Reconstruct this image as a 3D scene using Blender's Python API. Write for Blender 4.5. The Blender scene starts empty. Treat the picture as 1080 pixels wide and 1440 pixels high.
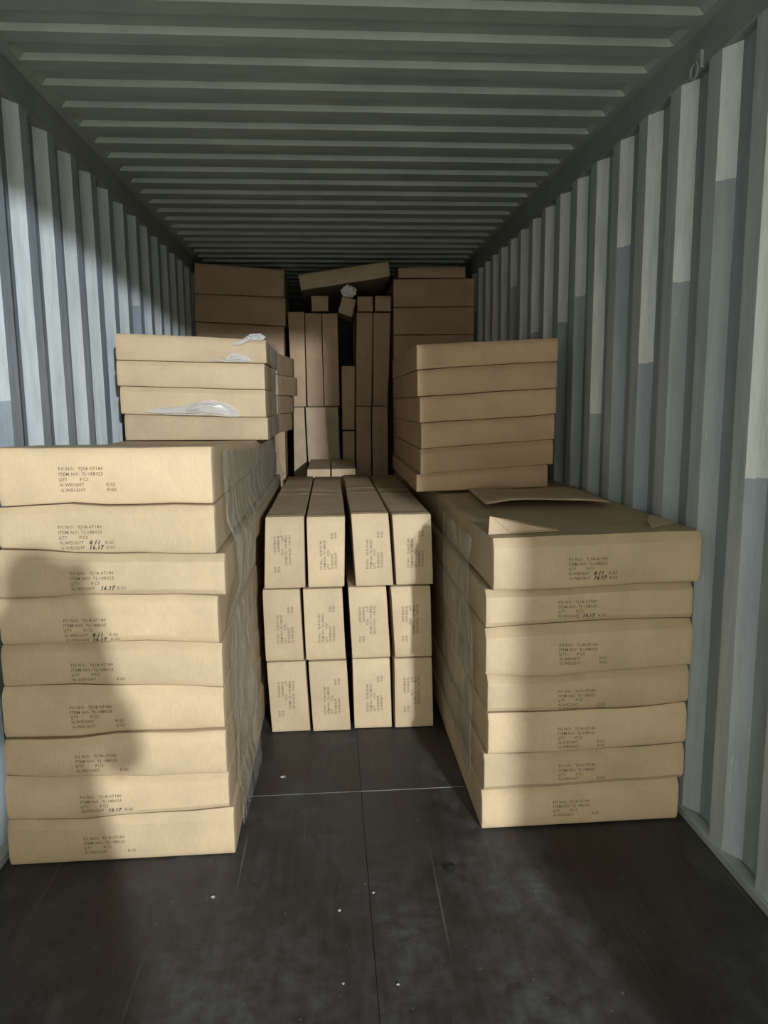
import bpy, bmesh, math, random
from mathutils import Vector, Matrix, noise

random.seed(7)
SC = bpy.context.scene
COL = SC.collection

# ------------------------------------------------------------------ camera
F, YAW, PITCH, ROLL, CX, CZ = 1037.74, 0.0713779, 0.1477297, -0.00984041, -0.0709934, 1.48425
_f = Vector((math.sin(YAW)*math.cos(PITCH), math.cos(YAW)*math.cos(PITCH), -math.sin(PITCH)))
_r = Vector((math.cos(YAW), -math.sin(YAW), 0))
_u = _r.cross(_f)
CR = _r*math.cos(ROLL) + _u*math.sin(ROLL)
CU = -_r*math.sin(ROLL) + _u*math.cos(ROLL)
CO = Vector((CX, 0, CZ))
cam = bpy.data.cameras.new('camera')
cam.sensor_fit = 'AUTO'; cam.sensor_width = 36.0; cam.lens = F/1440*36
cam.clip_start = 0.02; cam.clip_end = 200
co = bpy.data.objects.new('camera', cam); COL.objects.link(co)
m = Matrix((CR, CU, -_f)).transposed().to_4x4(); m.translation = CO
co.matrix_world = m
SC.camera = co

# ------------------------------------------------------------------ world, light, exposure
wd = bpy.data.worlds.new('world'); SC.world = wd; wd.use_nodes = True
bg = wd.node_tree.nodes['Background']
bg.inputs[0].default_value = (1.0, 0.95, 0.83, 1); bg.inputs[1].default_value = 4.4
LAMP = Vector((2.2, -7.0, 2.97))
ld = bpy.data.lights.new('floodlight', 'SPOT'); ld.energy = 4400; ld.color = (0.94, 0.98, 1.05)
ld.shadow_soft_size = 0.09; ld.spot_size = math.radians(165); ld.spot_blend = 0.2
lo = bpy.data.objects.new('floodlight', ld); COL.objects.link(lo); lo.location = LAMP
lo.rotation_euler = (Vector((-0.3, 3.0, 1.2))-LAMP).to_track_quat('-Z', 'Y').to_euler()
SC.view_settings.view_transform = 'Standard'; SC.view_settings.look = 'None'
SC.view_settings.gamma = 1.0; SC.view_settings.use_curve_mapping = False
SC.view_settings.exposure = 0.0

W2, H = 1.176, 2.69           # half width and height of the container
Y0, Y1 = -0.95, 11.08         # door plane and far end


def aty(px, py, y):           # measured spot in the photo, brought to real depth y
    d = CR*((px-540)/F) + CU*((720-py)/F) + _f
    return CO + d*(y/d.y)


# ------------------------------------------------------------------ materials
def mat(name, color=(.5, .5, .5), rough=.7, metal=0.0, spec=.3):
    mt = bpy.data.materials.new(name); mt.use_nodes = True
    b = mt.node_tree.nodes['Principled BSDF']
    b.inputs['Base Color'].default_value = (*color, 1)
    b.inputs['Roughness'].default_value = rough
    b.inputs['Metallic'].default_value = metal
    b.inputs['Specular IOR Level'].default_value = spec
    return mt, mt.node_tree, b


def nd(nt, t, **kw):
    n = nt.nodes.new(t)
    for k, v in kw.items():
        setattr(n, k, v)
    return n


def math_n(nt, op, a, b=None, clamp=False):
    n = nd(nt, 'ShaderNodeMath', operation=op); n.use_clamp = clamp
    for i, v in enumerate((a, b)):
        if v is None: continue
        if isinstance(v, (int, float)): n.inputs[i].default_value = v
        else: nt.links.new(v, n.inputs[i])
    return n.outputs[0]


def noise_n(nt, vec, scale, detail=4, rough=.6):
    n = nd(nt, 'ShaderNodeTexNoise')
    n.inputs['Scale'].default_value = scale; n.inputs['Detail'].default_value = detail
    n.inputs['Roughness'].default_value = rough
    nt.links.new(vec, n.inputs['Vector'])
    return n.outputs['Fac']


def mapping(nt, vec, sc):
    n = nd(nt, 'ShaderNodeMapping'); n.inputs['Scale'].default_value = sc
    nt.links.new(vec, n.inputs['Vector']); return n.outputs[0]


def mixc(nt, fac, a, b, blend='MIX'):
    n = nd(nt, 'ShaderNodeMix', data_type='RGBA', blend_type=blend)
    for s, v in ((0, fac), (6, a), (7, b)):
        if isinstance(v, (int, float)): n.inputs[s].default_value = v
        elif isinstance(v, tuple): n.inputs[s].default_value = (*v, 1)
        else: nt.links.new(v, n.inputs[s])
    return n.outputs[2]


def rng(nt, v, a, b, c=0.0, d=1.0):
    n = nd(nt, 'ShaderNodeMapRange'); n.clamp = True
    nt.links.new(v, n.inputs[0])
    for i, x in enumerate((a, b, c, d)): n.inputs[i+1].default_value = x
    return n.outputs[0]


def bump(nt, b, h, strength, dist=.002):
    n = nd(nt, 'ShaderNodeBump'); n.inputs['Strength'].default_value = strength
    n.inputs['Distance'].default_value = dist
    nt.links.new(h, n.inputs['Height']); nt.links.new(n.outputs[0], b.inputs['Normal'])


def carton_mat(name, base):
    mt, nt, b = mat(name, base, .62, 0, .25)
    tc = nd(nt, 'ShaderNodeTexCoord'); oi = nd(nt, 'ShaderNodeObjectInfo')
    v = nd(nt, 'ShaderNodeVectorMath', operation='ADD')
    nt.links.new(tc.outputs['Object'], v.inputs[0]); nt.links.new(oi.outputs['Random'], v.inputs[1])
    vec = v.outputs[0]
    fib = noise_n(nt, mapping(nt, vec, (260, 260, 40)), 1.0, 3)
    blot = noise_n(nt, vec, 5.0, 4)
    c1 = mixc(nt, rng(nt, blot, .3, .7), tuple(x*.88 for x in base), tuple(min(1, x*1.08) for x in base))
    c2 = mixc(nt, rng(nt, fib, .35, .7, 0, .22), c1, tuple(x*.6 for x in base))
    hs = nd(nt, 'ShaderNodeHueSaturation')
    nt.links.new(c2, hs.inputs['Color'])
    nt.links.new(rng(nt, oi.outputs['Random'], 0, 1, .9, 1.06), hs.inputs['Value'])
    nt.links.new(hs.outputs[0], b.inputs['Base Color'])
    w = nd(nt, 'ShaderNodeTexWave', wave_type='BANDS', bands_direction='X')
    w.inputs['Scale'].default_value = 45; w.inputs['Distortion'].default_value = .4
    nt.links.new(vec, w.inputs['Vector'])
    dent = noise_n(nt, vec, 9, 3)
    h = math_n(nt, 'ADD', math_n(nt, 'MULTIPLY', w.outputs[0], .10), math_n(nt, 'MULTIPLY', dent, 2.2))
    bump(nt, b, h, .35, .004)
    return mt


M = {}
M['kraft'] = carton_mat('kraft_cardboard', (.50, .388, .242))
M['kraft_shade'] = carton_mat('shaded_cardboard', (.465, .322, .195))  # shaded copy of the kraft: shade put into a redder, darker colour
M['inner'] = carton_mat('raw_cardboard_edge', (.50, .38, .25))
M['ink'] = mat('brown_print_ink', (.13, .09, .05), .6)[0]
M['marker'] = mat('black_marker_ink', (.045, .04, .032), .5)[0]
M['tape'] = mat('brown_packing_tape', (.38, .29, .18), .25, 0, .5)[0]
M['skin'] = mat('skin', (.5, .3, .21), .5)[0]
M['hair'] = mat('hair', (.02, .016, .014), .5)[0]
M['cloth'] = mat('dark_jacket_cloth', (.05, .055, .07), .9)[0]
M['phone'] = mat('black_phone_glass', (.02, .02, .022), .2)[0]
M['paper'] = mat('white_paper', (.75, .74, .70), .8)[0]
M['dusty_paper'] = mat('dusty_paper', (.34, .34, .32), .9)[0]
M['dark_scrap'] = mat('black_scrap', (.012, .012, .012), .7)[0]
mt, nt, b = mat('crumpled_white_plastic', (.72, .74, .73), .25, 0, .5)
b.inputs['Transmission Weight'].default_value = 0.0
tr = nd(nt, 'ShaderNodeBsdfTransparent'); mx = nd(nt, 'ShaderNodeMixShader'); mx.inputs[0].default_value = .34
nt.links.new(tr.outputs[0], mx.inputs[1]); nt.links.new(b.outputs[0], mx.inputs[2])
nt.links.new(mx.outputs[0], nt.nodes['Material Output'].inputs[0]); M['plastic'] = mt

# stretch film: clear, glossy, a little milky where wrinkled
mt, nt, b = mat('clear_stretch_film', (.62, .63, .60), .22, 0, .6)
tc = nd(nt, 'ShaderNodeTexCoord')
wr = noise_n(nt, mapping(nt, tc.outputs['Object'], (6, 14, 4)), 1.6, 5, .65)
bump(nt, b, wr, .8, .02)
tr = nd(nt, 'ShaderNodeBsdfTransparent'); tr.inputs[0].default_value = (.93, .94, .92, 1)
mx = nd(nt, 'ShaderNodeMixShader'); nt.links.new(rng(nt, wr, .40, .70, .05, .34), mx.inputs[0])
nt.links.new(tr.outputs[0], mx.inputs[1]); nt.links.new(b.outputs[0], mx.inputs[2])
nt.links.new(mx.outputs[0], nt.nodes['Material Output'].inputs[0]); M['film'] = mt


def wall_mat(name, pale, worn, slope, recess):
    """painted corrugated steel: 'fade' (per vertex) is the height where the pale paint of a rib ends"""
    mt, nt, b = mat(name, pale, .55, 0, .35)
    tc = nd(nt, 'ShaderNodeTexCoord'); ob = tc.outputs['Object']
    at = nd(nt, 'ShaderNodeAttribute'); at.attribute_name = 'fade'
    sp = nd(nt, 'ShaderNodeSeparateXYZ'); nt.links.new(ob, sp.inputs[0])
    rag = noise_n(nt, ob, 22, 3)
    zz = math_n(nt, 'ADD', sp.outputs[2], math_n(nt, 'MULTIPLY', math_n(nt, 'SUBTRACT', rag, .5), .022))
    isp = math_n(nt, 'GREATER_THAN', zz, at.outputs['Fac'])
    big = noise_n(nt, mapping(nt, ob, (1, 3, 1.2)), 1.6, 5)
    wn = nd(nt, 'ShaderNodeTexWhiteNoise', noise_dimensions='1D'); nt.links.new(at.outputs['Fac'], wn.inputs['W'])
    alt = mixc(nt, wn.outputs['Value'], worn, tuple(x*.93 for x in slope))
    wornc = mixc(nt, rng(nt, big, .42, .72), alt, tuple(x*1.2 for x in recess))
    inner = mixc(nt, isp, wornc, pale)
    at2 = nd(nt, 'ShaderNodeAttribute'); at2.attribute_name = 'facet'   # 0 slope towards the doors, .5 other slope and inner flat, 1 recess; darker tones put shade in the colour
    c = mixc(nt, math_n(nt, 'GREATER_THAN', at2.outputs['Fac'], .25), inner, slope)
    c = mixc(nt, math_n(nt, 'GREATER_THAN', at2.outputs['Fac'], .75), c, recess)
    grime = noise_n(nt, mapping(nt, ob, (2, 14, 1.5)), 2.2, 6, .7)
    c = mixc(nt, rng(nt, grime, .42, .72, 0, .35), c, (.13, .145, .15))
    scr = noise_n(nt, mapping(nt, ob, (20, 60, 5)), 1.0, 3, .6)
    c = mixc(nt, rng(nt, scr, .66, .72, 0, .5), c, (.62, .63, .60))
    nt.links.new(c, b.inputs['Base Color'])
    bump(nt, b, noise_n(nt, ob, 7, 3), .25, .02)
    return mt


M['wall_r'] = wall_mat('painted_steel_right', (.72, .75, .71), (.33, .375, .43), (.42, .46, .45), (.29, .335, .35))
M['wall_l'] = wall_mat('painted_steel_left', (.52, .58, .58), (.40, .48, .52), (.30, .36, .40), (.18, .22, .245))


def steel(name, c, c2, rough=.55):
    mt, nt, b = mat(name, c, rough, 0, .35)
    tc = nd(nt, 'ShaderNodeTexCoord')
    n1 = noise_n(nt, mapping(nt, tc.outputs['Object'], (1.5, 2, 2)), 2.0, 6, .65)
    nt.links.new(mixc(nt, rng(nt, n1, .35, .7), c, c2), b.inputs['Base Color'])
    bump(nt, b, noise_n(nt, tc.outputs['Object'], 9, 3), .2, .01)
    return mt


M['ceil'] = steel('ceiling_paint', (.34, .385, .33), (.25, .29, .245))
M['rail'] = steel('rail_paint', (.27, .30, .28), (.20, .225, .21))
M['sill'] = steel('sill_paint', (.36, .40, .37), (.22, .25, .24))
M['bright_yard'] = steel('yard_concrete', (.55, .56, .52), (.46, .47, .44), .9)  # unseen yard, paled so that it bounces light onto the roof ribs

# floor: dark brown plywood with dust, scuffs and long scratches
mt, nt, b = mat('container_plywood', (.04, .03, .025), .55, 0, .35)
tc = nd(nt, 'ShaderNodeTexCoord'); ob = tc.outputs['Object']
grain = noise_n(nt, mapping(nt, ob, (22, 2.2, 1)), 2.0, 6, .65)
c = mixc(nt, rng(nt, grain, .3, .7), (.014, .012, .011), (.029, .025, .023))
dust = noise_n(nt, mapping(nt, ob, (1.6, .8, 1)), 1.9, 6, .62)
fine = noise_n(nt, ob, 16, 7, .75)
dm = math_n(nt, 'MULTIPLY', rng(nt, dust, .36, .70), rng(nt, fine, .36, .62, .15, 1))
c = mixc(nt, math_n(nt, 'MULTIPLY', dm, .55), c, (.135, .142, .133))
scr = noise_n(nt, mapping(nt, ob, (55, .7, 1)), 1.0, 2, .5)
c = mixc(nt, rng(nt, scr, .70, .76, 0, .35), c, (.20, .19, .17))
flk = noise_n(nt, ob, 62, 2, .5)
c = mixc(nt, rng(nt, flk, .72, .78, 0, .45), c, (.26, .26, .24))
spk = nd(nt, 'ShaderNodeTexVoronoi'); spk.inputs['Scale'].default_value = 11
nt.links.new(ob, spk.inputs['Vector'])
c = mixc(nt, rng(nt, spk.outputs['Distance'], .035, .06, .55, 0), c, (.012, .009, .008))
nt.links.new(c, b.inputs['Base Color'])
nt.links.new(rng(nt, dm, 0, .6, .42, .8), b.inputs['Roughness'])
bump(nt, b, math_n(nt, 'ADD', grain, fine), .25, .003)
M['floor'] = mt


# ------------------------------------------------------------------ helpers
def link(name, bm, material, parent=None, smooth=False):
    me = bpy.data.meshes.new(name)
    bm.normal_update(); bm.to_mesh(me); bm.free()
    me.materials.append(material)
    if smooth:
        for p in me.polygons: p.use_smooth = True
    o = bpy.data.objects.new(name, me); COL.objects.link(o)
    if parent: o.parent = parent
    return o


def tag(o, label, cat, group=None, kind=None):
    o['label'] = label; o['category'] = cat
    if group: o['group'] = group
    if kind: o['kind'] = kind
    return o


def struct(o, label, cat):
    o['kind'] = 'structure'; o['label'] = label; o['category'] = cat; return o


def box_bm(lo, hi, bev=0.0, bm=None):
    bm = bm or bmesh.new()
    g = bmesh.ops.create_cube(bm, size=1)
    lo, hi = Vector(lo), Vector(hi); c = (lo+hi)/2; s = hi-lo
    for v in g['verts']:
        v.co = Vector((v.co.x*s.x+c.x, v.co.y*s.y+c.y, v.co.z*s.z+c.z))
    if bev:
        es = list({e for v in g['verts'] for e in v.link_edges})
        bmesh.ops.bevel(bm, geom=es, offset=bev, segments=2, profile=.5, affect='EDGES')
    return bm


def empty(name, loc):
    o = bpy.data.objects.new(name, None); COL.objects.link(o); o.location = loc
    o.empty_display_size = .1
    return o


# ------------------------------------------------------------------ the container shell
def rib_wall(name, side, material, fades, label):
    """trapezoid corrugation; an inner flat is centred at y = 2.445 + k * 0.2725"""
    P, D = .2725, .036
    prof = []                                     # (y, offset outward, facet, fade)
    k0 = int((Y0-2.445)/P)-1; k1 = int((Y1-2.445)/P)+1
    rr = random.Random(31 if side > 0 else 77)
    for k in range(k0, k1+1):
        yc = 2.445 + k*P
        f = fades.get(k, rr.uniform(1.2, 2.3))
        prof.append((yc-.040, 0, f)); prof.append((yc+.040, 0, f))
        prof.append((yc+.040+.058, D, f)); prof.append((yc+P-.040-.058, D, f))
    prof = [p for p in prof if Y0 < p[0] < Y1]
    bm = bmesh.new()
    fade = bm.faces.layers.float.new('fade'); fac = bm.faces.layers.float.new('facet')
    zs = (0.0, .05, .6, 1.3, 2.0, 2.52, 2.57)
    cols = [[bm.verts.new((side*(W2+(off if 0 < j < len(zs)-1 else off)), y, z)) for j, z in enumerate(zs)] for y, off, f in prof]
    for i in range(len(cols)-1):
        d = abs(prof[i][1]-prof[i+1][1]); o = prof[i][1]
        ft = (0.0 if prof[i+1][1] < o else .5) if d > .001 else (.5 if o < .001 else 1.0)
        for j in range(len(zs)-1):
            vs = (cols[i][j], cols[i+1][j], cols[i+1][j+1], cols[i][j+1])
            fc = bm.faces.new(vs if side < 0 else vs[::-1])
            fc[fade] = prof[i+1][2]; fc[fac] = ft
    # steel sheet has a back: give it thickness outward
    o = link(name, bm, material)
    md = o.modifiers.new('sheet', 'SOLIDIFY'); md.thickness = .004; md.offset = 0
    return struct(o, label, 'wall')


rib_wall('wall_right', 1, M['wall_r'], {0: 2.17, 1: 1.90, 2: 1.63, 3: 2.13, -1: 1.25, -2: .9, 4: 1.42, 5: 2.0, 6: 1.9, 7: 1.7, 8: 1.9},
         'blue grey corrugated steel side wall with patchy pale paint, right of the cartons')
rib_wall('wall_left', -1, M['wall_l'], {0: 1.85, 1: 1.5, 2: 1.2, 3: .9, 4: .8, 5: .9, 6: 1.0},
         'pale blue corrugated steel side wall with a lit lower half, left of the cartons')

bm = bmesh.new()                                   # roof sheet, cross corrugation that runs out at both rails
P, D = .2095, .022
prof = []
k = int((Y0-2.674)/P)-1
while 2.674 + k*P < Y1:
    yc = 2.674 + k*P                                # pale slope facing the door is centred here
    prof += [(yc-.004, D), (yc+.004, 0), (yc+.080, 0), (yc+.125, D)]
    k += 1
prof = [p for p in prof if Y0 < p[0] < Y1]
xs = [(-W2, 0), (-W2+.04, 0), (-W2+.06, 1), (0, 1), (W2-.06, 1), (W2-.04, 0), (W2, 0)]
rows = [[bm.verts.new((x, y, H+(off if s else 0))) for x, s in xs] for y, off in prof]
for i in range(len(rows)-1):
    for j in range(len(xs)-1):
        bm.faces.new((rows[i][j], rows[i][j+1], rows[i+1][j+1], rows[i+1][j])[::-1])
o = link('ceiling', bm, M['ceil'])
md = o.modifiers.new('sheet', 'SOLIDIFY'); md.thickness = .003; md.offset = 1
struct(o, 'grey green steel roof with pale cross ribs above the whole load', 'ceiling')

for i, s in enumerate((-1, 1)):
    bm = box_bm((s*(W2-.004) if s > 0 else -W2-.05, Y0, 2.565), (W2+.05 if s > 0 else -W2+.004, Y1, H-.001), .004)
    struct(link('trim_%d' % (i+1), bm, M['rail']), 'dark steel top rail along the %s edge of the roof' % ('left', 'right')[i], 'rail')
    bm = box_bm((W2-.014 if s > 0 else -W2-.03, Y0, 0.0), (W2+.03 if s > 0 else -W2+.014, Y1, .03), .003)
    struct(link('trim_%d' % (i+3), bm, M['sill']), 'pale worn sill strip along the foot of the %s wall' % ('left', 'right')[i], 'rail')
# door frame of the container (behind the viewer): header, two posts
struct(link('trim_5', box_bm((-W2-.06, Y0-.10, 2.525), (W2+.06, Y0, H+.04), .006), M['rail']), 'steel door header at the open end of the container', 'frame')
for i, s in enumerate((-1, 1)):
    struct(link('trim_%d' % (6+i), box_bm(((W2-.03) if s > 0 else -W2-.08, Y0-.12, -.15), (W2+.08 if s > 0 else -W2+.03, Y0, H), .006), M['rail']),
           'steel corner post at the %s of the open container end' % ('left', 'right')[i], 'frame')
bm = box_bm((-W2-.05, Y1-.30, -.02), (W2+.05, Y1+.03, H+.03)); struct(link('wall_back', bm, M['rail']), 'steel end wall hidden behind the cartons', 'wall')
struct(link('ground', box_bm((-15, -25, -.25), (15, Y0-.12, -.15)), M['bright_yard']), 'pale unseen yard outside the open container end, brightened to bounce light', 'ground')

fl = empty('floor', (0, 0, 0)); struct(fl, 'dark brown scuffed plywood floor of dusty panels', 'floor')
seam_x, ys = 0.02, [Y0, .30, 2.66, 5.06, 7.46, 9.86, Y1]
for i in range(len(ys)-1):
    for a, b2 in ((-W2-.03, seam_x), (seam_x, W2+.03)):
        lift = random.uniform(-.001, 0)
        link('floor_panel', box_bm((a+.0005, ys[i]+.0015, -.028), (b2-.0005, ys[i+1]-.0015, lift), .0015), M['floor'], fl)
link('floor_joint_filler', box_bm((-W2, 2.6586, -.02), (W2, 2.6614, -.0004)), M['rail'], fl)
link('underfloor', box_bm((-W2-.05, Y0, -.06), (W2+.05, Y1, -.03)), M['dark_scrap'], fl)


# ------------------------------------------------------------------ cartons
def wave(seed, amp):
    r = random.Random(seed); a = [r.uniform(-1, 1) for _ in range(4)]
    return lambda u: amp*(a[0]*math.cos(math.pi*u/2)+.6*a[1]*math.sin(math.pi*u)+.4*a[2]*math.cos(2.2*math.pi*u+a[3]*3))


FLAT = lambda u: 0.0


class Carton:
    """front quad (BL, BR, TL, TR as x, z pairs) at depth y, going d metres into the container"""
    def __init__(s, q, y, d, wb=FLAT, wt=FLAT, crush=1.0, seed=0, gap=.0012, yr=0.0):
        s.q, s.y, s.d, s.wb, s.wt, s.cr, s.gap, s.yr, s.sag, s.side, s.skew = q, y, d, wb, wt, crush, gap, yr, 0.0, .003, 0.0
        s.r = random.Random(seed); s.a = [s.r.uniform(.3, 1.0) for _ in range(6)]
        (x0, z0), (x1, z1) = q[0], q[1]
        s.bev = .0035
        s.org = Vector(((x0+x1)/2, y, min(z0, z1)))

    def pt(s, u, w, t, off=0.0):                     # u,w in 0..1 across/up, t in 0..1 deep -> world
        (bl, br, tl, tr) = s.q; g = s.gap
        U = 2*u-1
        x = (bl[0]*(1-u)+br[0]*u)*(1-w) + (tl[0]*(1-u)+tr[0]*u)*w - g*U
        z = (bl[1]*(1-u)+br[1]*u)*(1-w) + (tl[1]*(1-u)+tr[1]*u)*w - g*(2*w-1)
        z += s.wb(U)*(1-w) + s.wt(U)*w
        z -= s.sag*w*min(1, max(0, (t-.04)/.36))
        # end face: leans back near its top and bottom folds, bulges between
        prof = s.cr*(.026*(.35+.65*s.a[0])*max(0, (w-.80)/.20)**1.3 + .010*(.3+.7*s.a[1])*max(0, (.14-w)/.14) - .004*s.a[2]*math.sin(math.pi*w)*math.cos(U*math.pi/2))
        prof += s.cr*.004*math.sin(U*5+s.a[3]*9)*s.a[4]*w
        y = s.y + prof*(1-t) + s.d*t + s.yr*U*(1-t)
        x += U*s.side*(max(0.0, math.sin(math.pi*min(1, max(0, w))))**.7*(.4+.6*s.a[5])+.5*math.sin(t*9+s.a[3]*20)*w)*min(1, t*5)*(1-.5*t)
        return Vector((x + s.skew*t, y-off, z))

    def body(s, name, material, parent):
        us = [0, .03, .18, .34, .5, .66, .82, .97, 1]; ws = [0, .05, .14, .4, .65, .82, .92, 1]; ts = [0, .02, .12, .25, .4, .6, .8, 1]
        bm = bmesh.new(); vs = {}
        def V(i, j, k):
            if (i, j, k) not in vs: vs[(i, j, k)] = bm.verts.new(s.pt(us[i], ws[j], ts[k])-s.org)
            return vs[(i, j, k)]
        n, mm, l = len(us)-1, len(ws)-1, len(ts)-1
        for i in range(n):
            for j in range(mm):
                bm.faces.new((V(i, j, 0), V(i+1, j, 0), V(i+1, j+1, 0), V(i, j+1, 0)))
                bm.faces.new((V(i, j, l), V(i, j+1, l), V(i+1, j+1, l), V(i+1, j, l)))
        for i in range(n):
            for k in range(l):
                bm.faces.new((V(i, 0, k), V(i, 0, k+1), V(i+1, 0, k+1), V(i+1, 0, k)))
                bm.faces.new((V(i, mm, k), V(i+1, mm, k), V(i+1, mm, k+1), V(i, mm, k+1)))
        for j in range(mm):
            for k in range(l):
                bm.faces.new((V(0, j, k), V(0, j+1, k), V(0, j+1, k+1), V(0, j, k+1)))
                bm.faces.new((V(n, j, k), V(n, j, k+1), V(n, j+1, k+1), V(n, j+1, k)))
        bm.normal_update()
        es = [e for e in bm.edges if len(e.link_faces) == 2 and e.calc_face_angle(0) > 1.0]
        bmesh.ops.bevel(bm, geom=es, offset=s.bev, segments=2, profile=.5, affect='EDGES', clamp_overlap=True)
        o = link(name, bm, material, parent, smooth=True)
        try: o.data.set_sharp_from_angle(angle=math.radians(24))
        except Exception: pass
        return o

    def uw(s, x, z):                                 # world x, z on the end face -> u, w
        u, w = .5, .5
        for _ in range(12):
            p = s.pt(u, w, 0); e = 1e-3
            du = (s.pt(u+e, w, 0)-p)/e; dw = (s.pt(u, w+e, 0)-p)/e
            det = du.x*dw.z - dw.x*du.z
            rx, rz = x-p.x, z-p.z
            u += (rx*dw.z-dw.x*rz)/det; w += (du.x*rz-rx*du.z)/det
        return u, w


# lettering: built once from the built-in font, then laid onto each end face
def text_mesh(s, size, shear=0.0, thick=0.0):
    cu = bpy.data.curves.new('t', 'FONT'); cu.body = s; cu.size = size; cu.shear = shear; cu.offset = thick
    cu.resolution_u = 1; cu.space_character = 1.08
    ob = bpy.data.objects.new('t', cu); COL.objects.link(ob)
    dg = bpy.context.evaluated_depsgraph_get()
    me = ob.evaluated_get(dg).to_mesh()
    vs = [(v.co.x, v.co.y) for v in me.vertices]; fs = [tuple(p.vertices) for p in me.polygons]
    ob.evaluated_get(dg).to_mesh_clear()
    bpy.data.objects.remove(ob); bpy.data.curves.remove(cu)
    wd = max(v[0] for v in vs) if vs else 1
    return vs, fs, wd


LP = .0162
LINES = [('P/I NO:  YJ18-07180', 0, .132, None), ('ITEM NO: YJ-18B025', 0, .132, None), ('QTY', 0, .026, None), ('PCS', .062, .026, None),
         ('N.WEIGHT', .002, .072, None), ('KGS', .139, .027, None), ('G.WEIGHT', .003, .074, None), ('KGS', .141, .027, None)]
ROWI = [0, 1, 2, 2, 3, 3, 4, 4]
TM = [text_mesh(s, .0150, 0, .0002) for s, *_ in LINES]
HW = {'8.11': text_mesh('8.11', .018, .35, .0006), '16.17': text_mesh('16.17', .018, .3, .0007), '10.17': text_mesh('10.17', .017, .25, .0007)}


def text_points(rows, sel):
    V, Fc = [], []
    for i, ((s, x, wd, _), r, (vs, fs, w0)) in enumerate(zip(LINES, ROWI, TM)):
        if r >= rows or i not in sel: continue
        k = wd/w0; n = len(V)
        V += [(x+a*k, -(r+.75)*LP+b*.95) for a, b in vs]; Fc += [tuple(i+n for i in f) for f in fs]
    return V, Fc


def lay(c, name, V, Fc, x, z, rot, material, parent, scale=1.0, off=.0009):
    """put flat lettering on the end face of carton c, top-left corner at world x, z, turned by rot"""
    bm = bmesh.new(); ca, sa = math.cos(rot), math.sin(rot); out = []
    for a, b in V:
        a *= scale; b *= scale
        u, w = c.uw(x+a*ca-b*sa, z+a*sa+b*ca)
        out.append(bm.verts.new(c.pt(u, w, 0, off)-c.org))
    for f in Fc:
        try:
            fc = bm.faces.new([out[i] for i in f])
        except ValueError: pass
    o = link(name, bm, material, parent)
    return o


def make_carton(c, label, group, material='kraft', text=None, hand=(), strips=()):
    """text = (x, z, rot, rows, scale); hand = [(key, dx, row)]; strips: tape bands across the top"""
    if not (text or strips):
        o = c.body('carton', M[material], None); o.location = c.org
        return tag(o, label, 'carton', group)
    r = empty('carton', c.org); tag(r, label, 'carton', group)
    c.body('carton_body', M[material], r)
    if text:
        x, z, rot, rows, sc = text
        for nm, sel in (('printed_text', (0, 1, 2, 3, 4, 6)), ('printed_unit', (5, 7))):
            V, Fc = text_points(rows, sel)
            if V: lay(c, nm, V, Fc, x, z, rot, M['ink'], r, sc)
        for key, dx, row in hand:
            vs, fs, w0 = HW[key]
            Vh = [(dx+a*1.0, -(row+.8)*LP+b) for a, b in vs]
            lay(c, 'handwritten_number', Vh, fs, x, z, rot, M['marker'], r, sc, .0013)
    for t0, t1 in strips:                             # tape band over the top, thin but real
        bm = bmesh.new(); n = 8
        for j, (ta, tb) in enumerate(((t0, t1),)):
            top = [[bm.verts.new(c.pt(i/n*.98+.01, 1, t)+Vector((0, 0, .0012))-c.org) for i in range(n+1)] for t in (ta, tb)]
            for i in range(n): bm.faces.new((top[0][i], top[0][i+1], top[1][i+1], top[1][i]))
        o = link('tape_strip', bm, M['tape'], r)
        md = o.modifiers.new('thick', 'SOLIDIFY'); md.thickness = .0006; md.offset = 0
    return r


def qz(px, y):                                       # pixel list -> (x, z) pairs at depth y
    out = []
    for a in px:
        v = aty(a[0], a[1], y); out.append((v.x, v.z))
    return out


ORD = ['topmost', 'second from the top', 'third from the top', 'fourth from the top', 'fifth from the top',
       'sixth from the top', 'seventh from the top', 'eighth from the top', 'bottom']

# --- left near stack: nine long flat cartons
YL = 2.29
seamL = [629, 713, 773, 843, 910, 970, 1043, 1094, 1155, 1220]           # at x = 0..12
seamR = [(297, 627), (301, 708), (303, 779), (315, 838), (311, 907), (313, 968), (318, 1028), (321, 1088), (326, 1138), (330, 1203)]
edgeR = [299, 304, 318, 308, 314, 316, 320, 323, 331]
edgeL = [-4, -4, -3, -3, -2, 0, 5, 8, 11]
xr = [aty(e, (seamR[i][1]+seamR[i+1][1])/2, YL).x for i, e in enumerate(edgeR)]
xl = [max(-1.150, aty(e, (seamL[i]+seamL[i+1])/2, YL).x) for i, e in enumerate(edgeL)]
zs = []
for a, bq in zip(seamL, seamR):
    L = aty(4, a, YL); R_ = aty(bq[0], bq[1], YL); k = (R_.z-L.z)/(R_.x-L.x)
    zs.append((L.z + k*(-1.14-L.x), L.z + k*(-.42-L.x)))
zs[-1] = (.001, .001)
LLZ, LLX = list(zs), list(xr)
wv = [wave(100+i, .009) for i in range(10)]; wv[9] = FLAT; wv[0] = wave(100, .003)
txL = [(82, 656), (82, 738), (100, 802), (88, 870), (98, 934), (97, 993), (106, 1060), (113, 1117), (118, 1175)]
rowsL = [5, 5, 4, 5, 4, 5, 4, 4, 4]
handL = {1: [('8.11', .090, 3), ('16.17', .088, 4)], 2: [('16.17', .088, 3)], 3: [('8.11', .086, 3), ('16.17', .084, 4)], 7: [('10.17', .086, 3)]}
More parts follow.
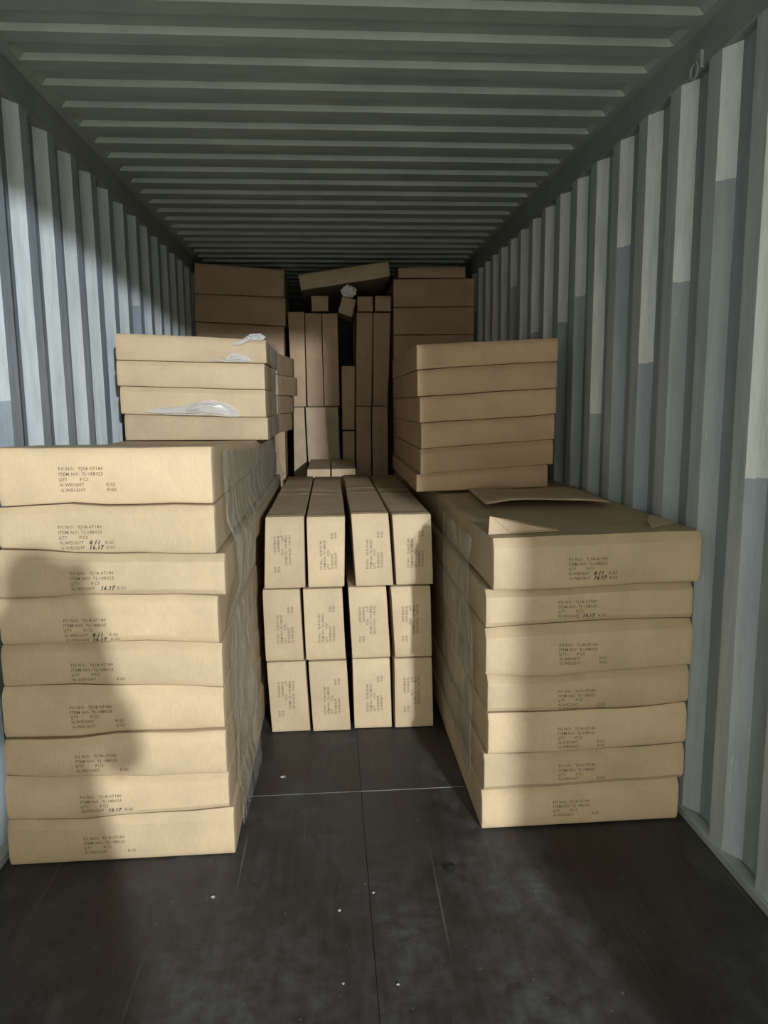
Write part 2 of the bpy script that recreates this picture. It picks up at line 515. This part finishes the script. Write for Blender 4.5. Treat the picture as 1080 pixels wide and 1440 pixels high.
notes = ['with clean printed text and no handwriting', 'with handwritten weights below the text', 'sticking out to the right',
         'with bright lit end and handwriting', 'half in the rounded shadow', 'with a creased bulging top', 'mostly shaded on its left',
         'thin and squashed', 'resting on the floor']
for i in range(9):
    (zlt, zrt), (zlb, zrb) = zs[i], zs[i+1]
    dy = (-.014 if i == 2 else 0) + random.uniform(-.009, .009)
    c = Carton([(xl[i], zlb), (xr[i], zrb), (xl[i], zlt), (xr[i], zrt)], YL+dy, 2.65, wv[i+1], wv[i], 1.0, 200+i)
    c.side, c.bev, c.gap, c.yr = .005, .006, .0022, random.uniform(-.006, .006)
    if i == 0: c.sag = .050
    t = aty(*txL[i], YL)
    make_carton(c, 'carton %s in near left stack, %s' % (ORD[i], notes[i]), 'long cartons of the near left stack',
                'kraft', (t.x, t.z, 0, rowsL[i], 1.0), handL.get(i, ()))

# --- right near stack: seven
YR = 2.35
sl = [(692, 757), (690, 831), (686, 886), (684, 952), (684, 1005), (682, 1063), (676, 1115), (678, 1170)]
sr = [(990, 745), (980, 818), (973, 870), (971, 936), (967, 990), (963, 1046), (960, 1095), (955, 1155)]
el = [692, 683, 682, 685, 685, 680, 677]; er = [990, 975, 973, 971, 967, 963, 957]
xl = [aty(e, (sl[i][1]+sl[i+1][1])/2, YR).x for i, e in enumerate(el)]
xr = [min(1.160, aty(e, (sr[i][1]+sr[i+1][1])/2, YR).x) for i, e in enumerate(er)]
zs = [(aty(*a, YR).z, aty(*bq, YR).z) for a, bq in zip(sl, sr)]; zs[-1] = (.001, .001)
RTOP = zs[0]
wv = [wave(300+i, .009) for i in range(8)]; wv[7] = FLAT; wv[0] = wave(300, .003)
txR = [(797, 782), (785, 844), (785, 903), (785, 970), (784, 1022), (785, 1074), (778, 1126)]
rowsR = [5, 4, 5, 5, 5, 4, 4]
handR = {0: [('8.11', .086, 3), ('16.17', .086, 4)], 1: [('10.17', .084, 3)]}
notes = ['wider, with torn top flap and handwriting', 'thin, with smudged number', 'with text reaching the lower seam',
         'with a straight lower edge', 'with a pale fold along its foot', 'squashed, with a creased end', 'resting on the floor']
OR7 = ORD[:6]+['bottom']
for i in range(7):
    (zlt, zrt), (zlb, zrb) = zs[i], zs[i+1]
    dy = (-.018 if i == 0 else 0) + random.uniform(-.009, .009)
    c = Carton([(xl[i], zlb), (xr[i], zrb), (xl[i], zlt), (xr[i], zrt)], YR+dy, 2.6, wv[i+1], wv[i], 1.2, 400+i)
    c.side, c.bev, c.gap, c.yr = .014, .007, .0022, random.uniform(-.006, .006)
    t = aty(*txR[i], YR)
    r = make_carton(c, 'carton %s in near right stack, %s' % (OR7[i], notes[i]), 'long cartons of the near right stack',
                    'kraft', (t.x, t.z, 0, rowsR[i], 1.0), handR.get(i, ()))
    if i == 0:
        # torn strip of the top flap standing up along the front edge
        def flap(name, pts, thick=.004):
            bm = bmesh.new(); vs = [bm.verts.new(Vector(p)-c.org) for p in pts]; bm.faces.new(vs)
            o = link(name, bm, M['inner'], r); md = o.modifiers.new('board', 'SOLIDIFY'); md.thickness = thick; md.offset = 0
            return o
        def on_top(u, t, dz): return c.pt(u, 1, t)+Vector((0, 0, dz))
        f = flap('torn_flap', [on_top(.0, .022, .004), on_top(.10, .022, .005), on_top(.34, .024, .006), on_top(.20, .05, .026), on_top(.02, .04, .056)])
        f['label'] = 'raised torn flap strip'
        f = flap('torn_flap', [on_top(.80, .022, .004), on_top(.97, .06, .004), on_top(.88, .08, .022), on_top(.82, .05, .018)])
        f['label'] = 'raised torn flap strip'

# --- middle stack: three rows of four, set on edge, printed text turned sideways
YM = 3.2
mid = [[(372, 725, 428, 727, 430, 826, 371, 828), (430, 726, 486, 728, 485, 827, 433, 826), (493, 722, 547, 721, 554, 824, 500, 827), (551, 724, 607, 722, 610, 824, 557, 825)],
       [(368, 831, 422, 831, 428, 930, 373, 930), (425, 829, 482, 830, 487, 928, 430, 930), (489, 829, 544, 829, 550, 926, 495, 928), (549, 828, 606, 828, 608, 926, 555, 928)],
       [(374, 932, 430, 933, 437, 1024, 382, 1026), (433, 932, 488, 931, 494, 1027, 440, 1028), (495, 930, 549, 929, 552, 1026, 498, 1027), (554, 930, 608, 929, 610, 1025, 555, 1026)]]
rots = ['dUUU', 'UUdd', 'dUUd']
pl = ['leftmost', 'second from left', 'third from left', 'rightmost']
rowname = ['top row', 'middle row', 'bottom row']
zrow = [(.672, .995), (.337, .668), (.001, .333)]
for j in range(3):
    for i in range(4):
        q = mid[j][i]
        (tl, tr, br, bl) = qz([(q[0], q[1]), (q[2], q[3]), (q[4], q[5]), (q[6], q[7])], YM)
        zb, zt = zrow[j]
        dt = (0.0, -.004, .006, -.001)[i] if j == 0 else 0
        quad = [(bl[0], zb), (br[0], zb), (tl[0], zt+dt), (tr[0], zt+dt)]
        c = Carton(quad, YM+(-.012 if (j, i) == (2, 1) else random.uniform(-.006, .004)), 1.80, FLAT, FLAT, .8, 500+j*4+i, .0022)
        up = rots[j][i] == 'U'
        cx = (bl[0]+br[0]+tl[0]+tr[0])/4; cz = (zb+zt)/2
        hw, hl = .038, .080
        txt = (cx-hw+.008, cz-hl+.0, math.pi/2, 5, 1.0) if up else (cx+hw-.008, cz+hl, -math.pi/2, 5, 1.0)
        lab = 'kraft carton on edge, %s in %s of the middle stack' % (pl[i], rowname[j])
        if i == 3: lab += ', half in shadow'
        make_carton(c, lab, 'narrow cartons of the middle stack', 'kraft', txt, (),
                    ((.02, .045), (.44, .47), (.56, .59)) if j == 0 else ())
for i, (a, b2) in enumerate(((-.235, -.075), (-.068, .10))):
    c = Carton([(a, .001), (b2, .001), (a, 1.035), (b2, 1.035)], 5.06, .9, FLAT, FLAT, .5, 560+i)
    make_carton(c, 'kraft carton end peeking above the back of the middle stack, %s one' % ('left', 'right')[i], 'cartons behind the middle stack')

# --- upper left stack: four short cartons standing on the near left stack
YU = 3.65
tops = [((165, 468), (376, 478)), ((166, 506), (374, 511)), ((166, 543), (374, 548)), ((168, 582), (374, 587)), ((171, 618), (375, 622))]
ul = [qz(t, YU) for t in tops]
base_l, base_r = 1.352, 1.346
dz = 1.352+.008-ul[4][0][1]
ex = [(165, 376), (165, 373), (167, 373), (171, 375)]
wv = [wave(600+i, .003) for i in range(5)]; wv[4] = FLAT
notes = ['with plastic film over its right end', 'plain and straight', 'with crumpled plastic hanging on it', 'plain, just above the lit long carton']
ZU = []
for k in range(5):
    f = k/4
    zt = ul[k]
    ZU.append((zt[0][1], zt[1][1]))
ZU[4] = (1.312, 1.306)
for i in range(4):
    x0 = aty(ex[i][0], 540, YU).x; x1 = aty(ex[i][1], 540, YU).x
    c = Carton([(x0, ZU[i+1][0]), (x1, ZU[i+1][1]), (x0, ZU[i][0]), (x1, ZU[i][1])], YU+random.uniform(-.006, .006), .72, wv[i+1], wv[i], .6, 610+i)
    make_carton(c, 'carton %s of four upper left ones, %s' % (ORD[i] if i < 3 else 'lowest', notes[i]), 'upper left cartons', 'kraft')
zz = [1.308, 1.42, 1.53, 1.65, 1.775]
for i in range(4):
    x1 = (-.375, -.372, -.368, -.370)[i]
    c = Carton([(-1.06, zz[i]), (x1, zz[i]), (-1.06, zz[i+1]), (x1, zz[i+1])], 4.40, .62, FLAT, FLAT, .6, 640+i); c.skew = (.055, .065, .085, .070)[i]
    make_carton(c, 'kraft carton jutting out behind the upper left stack, %s in its pile' % ('lowest', 'second', 'third', 'topmost')[i], 'cartons behind the upper left stack', 'kraft_shade')

# --- upper right stack: six short cartons, leaning a little
YV = 3.55
tl_ = [((586, 484), (783, 474)), ((587, 520), (783, 508)), ((589, 558), (782, 546)), ((591, 595), (781, 582)), ((591, 632), (780, 618)), ((585, 668), (781, 653)), ((587, 697), (772, 683))]
ur = [qz(t, YV) for t in tl_]
ur[6] = [(ur[6][0][0], 1.048), (ur[6][1][0], 1.062)]
ex = [(586, 783), (587, 783), (590, 782), (592, 781), (591, 780), (585, 773)]
notes = ['at eye level', 'with a dark gap below it', 'in a reddish shaded tone', 'shifted to the right', 'overhanging the lowest', 'resting on the near right stack']
for i in range(6):
    x0 = aty(ex[i][0], 580, YV).x; x1 = aty(ex[i][1], 580, YV).x
    c = Carton([(x0, ur[i+1][0][1]), (x1, ur[i+1][1][1]), (x0, ur[i][0][1]), (x1, ur[i][1][1])], YV+random.uniform(-.006, .006), 1.35, wave(700+i+1, .003) if i < 5 else FLAT, wave(700+i, .003), .6, 710+i)
    make_carton(c, 'carton %s of six upper right ones, %s' % (ORD[i] if i < 5 else 'lowest', notes[i]), 'upper right cartons', 'kraft_shade')

# --- far end: columns up to the roof
YB = 6.3
def back(px, y, d, label, group, mtl='kraft_shade', zb=None):
    q = qz(px, y)                                     # TL TR BR BL
    bl, br = q[3], q[2]
    if zb is not None: bl, br = (bl[0], zb), (br[0], zb)
    cl = lambda p_: (max(-1.158, min(1.158, p_[0])), p_[1])
    bl, br, q[0], q[1] = cl(bl), cl(br), cl(q[0]), cl(q[1])
    c = Carton([bl, br, q[0], q[1]], y, d, FLAT, FLAT, .6, hash(label) % 1000 if False else len(label), .002)
    return make_carton(c, label, group, mtl)

G = 'far cartons stacked to the roof'
back([(273, 369), (400, 379), (400, 418), (273, 413)], YB, .7, 'kraft carton under the roof, topmost of the far left column', G)
back([(273, 413), (402, 418), (402, 459), (273, 452)], YB, .7, 'kraft carton, second from the top of the far left column', G)
back([(273, 452), (400, 459), (400, 505), (273, 500)], YB, .7, 'kraft carton, third from the top of the far left column, mostly hidden', G)
back([(273, 500), (399, 505), (399, 600), (273, 600)], YB, .7, 'tall carton at the foot of the far left column, behind upper left cartons', G, 'kraft_shade', .001)
back([(560, 376), (655, 374), (655, 391), (560, 391)], YB, .6, 'flat narrow carton under the roof, topmost of the far right column', G)
back([(553, 392), (672, 391), (672, 431), (553, 432)], YB, .7, 'kraft carton, second from the top of the far right column', G)
back([(553, 432), (672, 431), (672, 470), (553, 471)], YB, .7, 'kraft carton, third from the top of the far right column', G)
back([(553, 471), (672, 470), (672, 600), (553, 600)], YB, .7, 'tall carton at the foot of the far right column, mostly hidden', G, 'kraft_shade', .001)
YC = 6.2
GU = 'upright cartons at the far middle'
def upright(px, label, zb=None, zt=None, mtl='kraft_shade', d=.5):
    q = qz(px, YC); q = [list(a) for a in q]
    if zb is not None: q[3][1] = q[2][1] = zb
    if zt is not None: q[0][1] = q[1][1] = zt
    c = Carton([q[3], q[2], q[0], q[1]], YC+random.uniform(0, .01), d, FLAT, FLAT, .5, len(label), .003)
    return make_carton(c, label, GU, mtl)

ZS = 1.452
upright([(404, 438), (428, 438), (431, 572), (411, 572)], 'upright kraft carton, leftmost of the far middle upper tier', ZS)
upright([(428, 439), (452, 440), (456, 572), (432, 572)], 'upright kraft carton, second from left in the far middle upper tier', ZS)
upright([(452, 440), (475, 440), (478, 572), (456, 572)], 'upright kraft carton, third from left in the far middle, beside dark gap', ZS)
upright([(412, 572), (428, 572), (436, 655), (411, 655)], 'narrow upright carton, leftmost of the far middle lower tier', .001, ZS, 'kraft')  # this lower tier pair takes the paler kraft to paint in its light
upright([(429, 572), (476, 572), (482, 655), (438, 655)], 'broad upright carton in the far middle lower tier, beside narrow leftmost one', .001, ZS, 'kraft')
upright([(501, 439), (525, 439), (523, 572), (500, 572)], 'upright kraft carton just right of the dark gap, far middle upper tier', ZS)
upright([(525, 439), (550, 439), (546, 572), (524, 572)], 'upright kraft carton, rightmost of the far middle upper tier', ZS)
upright([(500, 572), (522, 572), (522, 655), (500, 655)], 'upright carton, second from right in the far middle lower tier', .001, ZS)
upright([(523, 572), (546, 572), (545, 655), (523, 655)], 'upright carton, rightmost of the far middle lower tier', .001, ZS)
upright([(480, 515), (499.5, 515), (499, 604), (481, 604)], 'short slim upright carton standing in the dark gap', 1.254, 1.785)
upright([(481, 606), (499, 606), (499, 655), (483, 655)], 'slim upright carton under the short one in the dark gap', .001, 1.25)
zt1 = aty(440, 438.5, YC).z
upright([(437, 415), (462, 415), (462, 438), (438, 438)], 'small square carton end sitting on the left far uprights', zt1+.004)
zt2 = aty(525, 439, YC).z
upright([(502, 416), (525, 416), (525, 438), (502, 438)], 'small kraft carton on the right far uprights, left of two', zt2+.006)
upright([(527, 415), (550, 415), (550, 438), (527, 438)], 'small kraft carton on the right far uprights, right of two', zt2+.006)
# tilted small carton wedged over the gap, with white paper on it
q = qz([(481, 417), (501, 422), (495, 447), (475, 440)], YC)
c = Carton([q[3], q[2], q[0], q[1]], YC-.03, .4, FLAT, FLAT, .4, 3, .002)
make_carton(c, 'small tilted carton wedged over the dark gap, white paper on top', GU, 'kraft')
# long carton slung under the roof
q = qz([(419, 385), (547, 366), (549, 388), (423, 408)], YC)
c = Carton([q[3], q[2], q[0], q[1]], YC+.02, 1.5, wave(9, .004), FLAT, .6, 4, .001)
make_carton(c, 'long kraft carton lying tilted just under the roof, far middle', G, 'kraft')
# its support and the fill seen through the gaps behind
for k_, (a, b2, zt_) in enumerate(((-.41, -.01, 2.30), (.17, .46, 2.36))):
    c = Carton([(a, .001), (b2, .001), (a, zt_), (b2, zt_)], YC+1.15, .5, FLAT, FLAT, .6, 5+k_)
    make_carton(c, 'dark bulky carton deep behind the far middle uprights, %s the gap' % ('left of', 'right of')[k_], G, 'kraft_shade')


# ------------------------------------------------------------------ films, sheets, scraps
def nz(x, y, z, s): return noise.noise(Vector((x, y, z))*s)


def sheet(name, fn, nu, nv, material, label, cat, keep=None, thick=.0006, kind=None, smooth=True):
    bm = bmesh.new(); g = [[bm.verts.new(fn(i/nu, j/nv)) for j in range(nv+1)] for i in range(nu+1)]
    for i in range(nu):
        for j in range(nv):
            if keep is None or keep(i/nu, j/nv): bm.faces.new((g[i][j], g[i+1][j], g[i+1][j+1], g[i][j+1]))
    for v in [v for v in bm.verts if not v.link_faces]: bm.verts.remove(v)
    o = link(name, bm, material, None, smooth)
    md = o.modifiers.new('thick', 'SOLIDIFY'); md.thickness = thick; md.offset = 1
    return tag(o, label, cat, None, kind)


LLEDGE = []
for i_ in range(9):
    zc = (LLZ[i_][1]+LLZ[i_+1][1])/2; LLEDGE.append((zc, LLX[i_]))


def edge_at(z):                                       # film stretched over the carton edges: soft maximum of nearby ones
    return max(e - .9*max(0, abs(z-zc)-.085)**1.0*.35 for zc, e in LLEDGE)


def film_l(u, v):                                     # down the aisle side of the near left stack
    y = 2.36 + u*2.5; z = .05 + v*(1.285-.055*min(1, u*2.2))
    y += (1-u)**4*.06*(nz(0, 2, z, 2.5)+.3*nz(0, 5, z, 9)+.4)
    free = max(0, min(1, (3.15-y)/.25)) if z < 1.02 else 1
    x = edge_at(z)+.006 + free*(.006+.018*max(0, nz(y*1.6, 0, z*2.2, 1.6)+.3) + .02*max(0, math.sin((y-2.35)*3.6))*(1-z/1.7))
    x += .003*nz(y*3, 3, z*3, 3)
    return Vector((x, y, z))


sheet('stretch_film', film_l, 60, 40, M['film'], 'clear shiny stretch film wrapped down the side of the near left stack', 'plastic film',
      keep=lambda u, v: 2.36+u*2.5 < 3.14 or .05+v*1.29 > 1.04)


RLEDGE = .427


def film_r(u, v):
    y = 2.42 + u*2.3; z = .12 + v*.90
    y += (1-u)**4*.12*(nz(0, 2, z, 3)+.3*nz(0, 5, z, 9)+.4)
    free = max(0, min(1, (3.12-y)/.2))
    x = RLEDGE - .012 - free*(.004+.016*max(0, nz(y*1.7, 7, z*2.4, 1.7)+.3))
    return Vector((x, y, z))


sheet('stretch_film', film_r, 50, 30, M['film'], 'clear stretch film along the aisle side of the near right stack', 'plastic film',
      keep=lambda u, v: 2.42+u*2.3 < 3.13)


def film_ul(u, v):
    y = 3.68 + u*.60; z = 1.33 + v*.45
    return Vector((-.352 + .010*nz(y*2, 1, z*3, 2.2), y, z))


sheet('stretch_film', film_ul, 20, 16, M['film'], 'clear stretch film on the side of the upper left cartons', 'plastic film')


def crumple(name, px, y, depth, label, cat, material, seed, n=18):
    """an irregular crumpled piece hanging on an end face: outline in the photo, real folds in depth"""
    pts = [aty(a, b_, y) for a, b_ in px]
    cx = sum(p.x for p in pts)/len(pts); cz = sum(p.z for p in pts)/len(pts)
    bm = bmesh.new(); rings = []
    R_ = 4
    dense = []
    for i in range(len(pts)):
        a, b_ = pts[i], pts[(i+1) % len(pts)]
        for t in (0, .5): dense.append(a.lerp(b_, t))
    ctr = bm.verts.new((cx, y-depth, cz))
    for k in range(1, R_+1):
        f = k/R_
        rings.append([bm.verts.new((cx+(p.x-cx)*f, y-.003-depth*(.55+.9*nz(p.x*f+seed, k*.7, p.z*f, 14))*(1-f*.8), cz+(p.z-cz)*f)) for p in dense])
    n = len(dense)
    for i in range(n):
        bm.faces.new((ctr, rings[0][i], rings[0][(i+1) % n]))
        for k in range(R_-1):
            bm.faces.new((rings[k][i], rings[k+1][i], rings[k+1][(i+1) % n], rings[k][(i+1) % n]))
    bmesh.ops.recalc_face_normals(bm, faces=bm.faces)
    o = link(name, bm, material)
    md = o.modifiers.new('thick', 'SOLIDIFY'); md.thickness = .0012; md.offset = 0
    return tag(o, label, cat)


crumple('plastic_scrap', [(203, 579), (222, 574), (258, 571), (280, 564), (300, 563), (320, 567), (338, 579), (336, 586), (318, 586), (290, 583), (255, 584), (225, 582)],
        YU-.012, .035, 'crumpled white plastic caught between the lower upper left cartons', 'plastic film', M['plastic'], 1)
crumple('plastic_scrap', [(326, 484), (340, 478), (352, 470), (366, 469), (374, 474), (370, 478), (350, 480), (336, 486)],
        YU-.010, .02, 'grey plastic scrap over the top right corner of the upper left stack', 'plastic film', M['plastic'], 5)
crumple('plastic_scrap', [(300, 506), (318, 505), (324, 498), (335, 497), (348, 502), (356, 508), (338, 509), (318, 509)],
        YU-.010, .015, 'small plastic bit under the topmost upper left carton', 'plastic film', M['plastic'], 8)

bm = bmesh.new(); bmesh.ops.create_icosphere(bm, subdivisions=3, radius=.06)
pc = aty(491, 417, YC-.05)
for v in bm.verts:
    n_ = v.co.normalized(); k = 1+.45*nz(n_.x*2, n_.y*2, n_.z*2+4, 1.7)
    v.co = Vector((n_.x*.062*k, n_.y*.05*k, n_.z*.048*k))
o = link('crumpled_paper', bm, M['paper']); o.location = pc+Vector((0, .03, .042))
tag(o, 'bright crumpled white paper ball on the small tilted far carton', 'paper')


def loose(u, v):                                      # loose sheet of board lying on the near right stack
    x = .56 + u*.50 + v*.03; y = 2.90 + v*.55 + .06*(1-u)
    z0 = 1.052 + .012*(x-.44)/.7
    z = z0 + .007 + .022*(1-v)*(math.sin(u*2.6+.4))**2 + .004*math.sin(u*9)
    return Vector((x, y, z))


sheet('cardboard_sheet', loose, 16, 8, M['inner'], 'loose sheet of brown cardboard lying on top of the near right stack', 'cardboard', thick=.004)

# bits on the floor
def scrap(px, py, size, material, label, seed, cat='litter', name='paper_scrap'):
    d = CR*((px-540)/F) + CU*((720-py)/F) + _f; p = CO + d*(-CO.z/d.z)
    r = random.Random(seed); bm = bmesh.new()
    n = 9; vs = [bm.verts.new((size*r.uniform(.55, 1)*math.cos(2*math.pi*i/n), size*r.uniform(.5, 1)*math.sin(2*math.pi*i/n), .0015+r.uniform(0, size*.35))) for i in range(n)]
    c0 = bm.verts.new((0, 0, .003+size*.3))
    for i in range(n): bm.faces.new((c0, vs[i], vs[(i+1) % n]))
    g = bmesh.ops.extrude_face_region(bm, geom=list(bm.faces))
    for e in g['geom']:
        if isinstance(e, bmesh.types.BMVert): e.co.z -= .0012
    bmesh.ops.recalc_face_normals(bm, faces=bm.faces)
    o = link(name, bm, material); o.location = p
    return tag(o, label, cat)


scrap(300, 1262, .008, M['dusty_paper'], 'white paper bit on the floor before the near left stack', 1)
scrap(398, 1093, .011, M['dusty_paper'], 'pale paper bit on the floor right of the near left stack', 2)
scrap(483, 1384, .005, M['dusty_paper'], 'pale paper crumb near the bottom edge of the floor, left of two', 3)
scrap(560, 1385, .005, M['dusty_paper'], 'pale paper crumb near the bottom edge of the floor, right of two', 4)
scrap(477, 1281, .006, M['dusty_paper'], 'grey paper crumb on the floor left of the long seam', 5)
scrap(525, 1256, .006, M['dusty_paper'], 'tiny pale crumb on the long floor seam', 6)
scrap(632, 1222, .034, M['dark_scrap'], 'black rag of torn tape on the floor right of the seam', 7, 'litter', 'tape_scrap')

# lashing ring high on the right wall
p = aty(978, 96, 2.6); k = (W2-.02-CO.x)/(aty(978, 96, 1).x-CO.x); p = aty(978, 96, k)
r = empty('lashing_ring', p); tag(r, 'small steel lashing ring under the right roof rail', 'ring')
link('ring_plate', box_bm((.006, -.02, -.005), (.022, .02, .05), .002), M['sill'], r)
bm = bmesh.new(); nu_, nv_ = 20, 8
tv = [[bm.verts.new((.0*0+.004*math.cos(2*math.pi*j/nv_)-.004, (.024+.005*math.sin(2*math.pi*j/nv_))*math.cos(2*math.pi*i/nu_), (.024+.005*math.sin(2*math.pi*j/nv_))*math.sin(2*math.pi*i/nu_)-.01)) for j in range(nv_)] for i in range(nu_)]
for i in range(nu_):
    for j in range(nv_): bm.faces.new((tv[i][j], tv[(i+1) % nu_][j], tv[(i+1) % nu_][(j+1) % nv_], tv[i][(j+1) % nv_]))
link('ring', bm, M['sill'], r, True)


# ------------------------------------------------------------------ the photographer (stands behind the lens; the photo shows the shadow)
def skinned(name, joints, edges, material, parent=None, levels=2):
    me = bpy.data.meshes.new(name); me.from_pydata([j[0] for j in joints], edges, [])
    o = bpy.data.objects.new(name, me); COL.objects.link(o)
    md = o.modifiers.new('skin', 'SKIN'); md.use_smooth_shade = True
    sv = me.skin_vertices[0].data
    for i, j in enumerate(joints):
        rr = j[1]; sv[i].radius = rr if isinstance(rr, tuple) else (rr, rr)
        sv[i].use_root = (i == 0)
    o.modifiers.new('sub', 'SUBSURF').levels = levels
    o.modifiers['sub'].render_levels = levels
    me.materials.append(material)
    if parent: o.parent = parent
    return o


PX, PY, HX = -.075, -.36, -.150
J = [((PX, PY-.03, .86), (.13, .10)), ((PX, PY-.03, 1.0), (.115, .09)), ((PX, PY-.02, 1.14), (.13, .095)), ((PX, PY-.02, 1.24), (.10, .075)),
     ((PX, PY, 1.33), .045), ((PX, PY+.015, 1.40), (.068, .075)), ((PX, PY+.015, 1.49), (.078, .09)), ((PX, PY+.005, 1.56), (.055, .065)),
     ((PX, PY+.10, 1.455), .014)]
E_ = [(0, 1), (1, 2), (2, 3), (3, 4), (4, 5), (5, 6), (6, 7), (6, 8)]
for s in (-1, 1):
    n = len(J)
    J += [((PX+s*.155, PY-.02, 1.235), .052), ((HX+.03+s*.19, PY+.06, 1.06), .05), ((HX+s*.105, PY+.22, 1.26), .052), ((HX+s*.085, PY+.275, 1.385), .034), ((HX+s*.068, PY+.29, 1.42), (.030, .018))]
    E_ += [(3, n), (n, n+1), (n+1, n+2), (n+2, n+3), (n+3, n+4)]
    for k in range(4):                                # four fingers along the back of the phone, then the thumb
        m_ = len(J); zf = 1.425+.016*k; ln = (.9, 1.0, .95, .75)[k]
        J += [((HX+s*.07, PY+.315, zf), .009), ((HX+s*(.07-.028*ln), PY+.326, zf+.008), .0085), ((HX+s*(.07-.048*ln), PY+.320, zf+.012), .007)]
        E_ += [(n+4, m_), (m_, m_+1), (m_+1, m_+2)]
    m_ = len(J)
    J += [((HX+s*.062, PY+.278, 1.435), .011), ((HX+s*.05, PY+.274, 1.465), .009), ((HX+s*.035, PY+.280, 1.485), .008)]
    E_ += [(n+4, m_), (m_, m_+1), (m_+1, m_+2)]
    n = len(J)
    J += [((PX+s*.085, PY-.03, .80), .085), ((PX+s*.10, PY-.01, .46), .062), ((PX+s*.105, PY-.05, .09), .042), ((PX+s*.11, PY-.02, .045), .042), ((PX+s*.12, PY+.10, .035), .036)]
    E_ += [(0, n), (n, n+1), (n+1, n+2), (n+2, n+3), (n+3, n+4)]
pr = empty('person', (0, 0, 0))
tag(pr, 'person in dark clothes holding a phone up, whose shadow falls on the near left stack', 'person')
skinned('body', J, E_, M['cloth'], pr)
hj = [((PX, PY-.045, 1.46), (.06, .045)), ((PX, PY-.03, 1.54), (.075, .07)), ((PX, PY+.03, 1.585), (.055, .05))]
skinned('hair', hj, [(0, 1), (1, 2)], M['hair'], pr)
o = link('phone', box_bm((CX-.070, -.055, CZ-.095), (CX+.010, -.046, CZ+.02), .004), M['phone'])
tag(o, 'black phone held up in both hands by the person', 'phone')
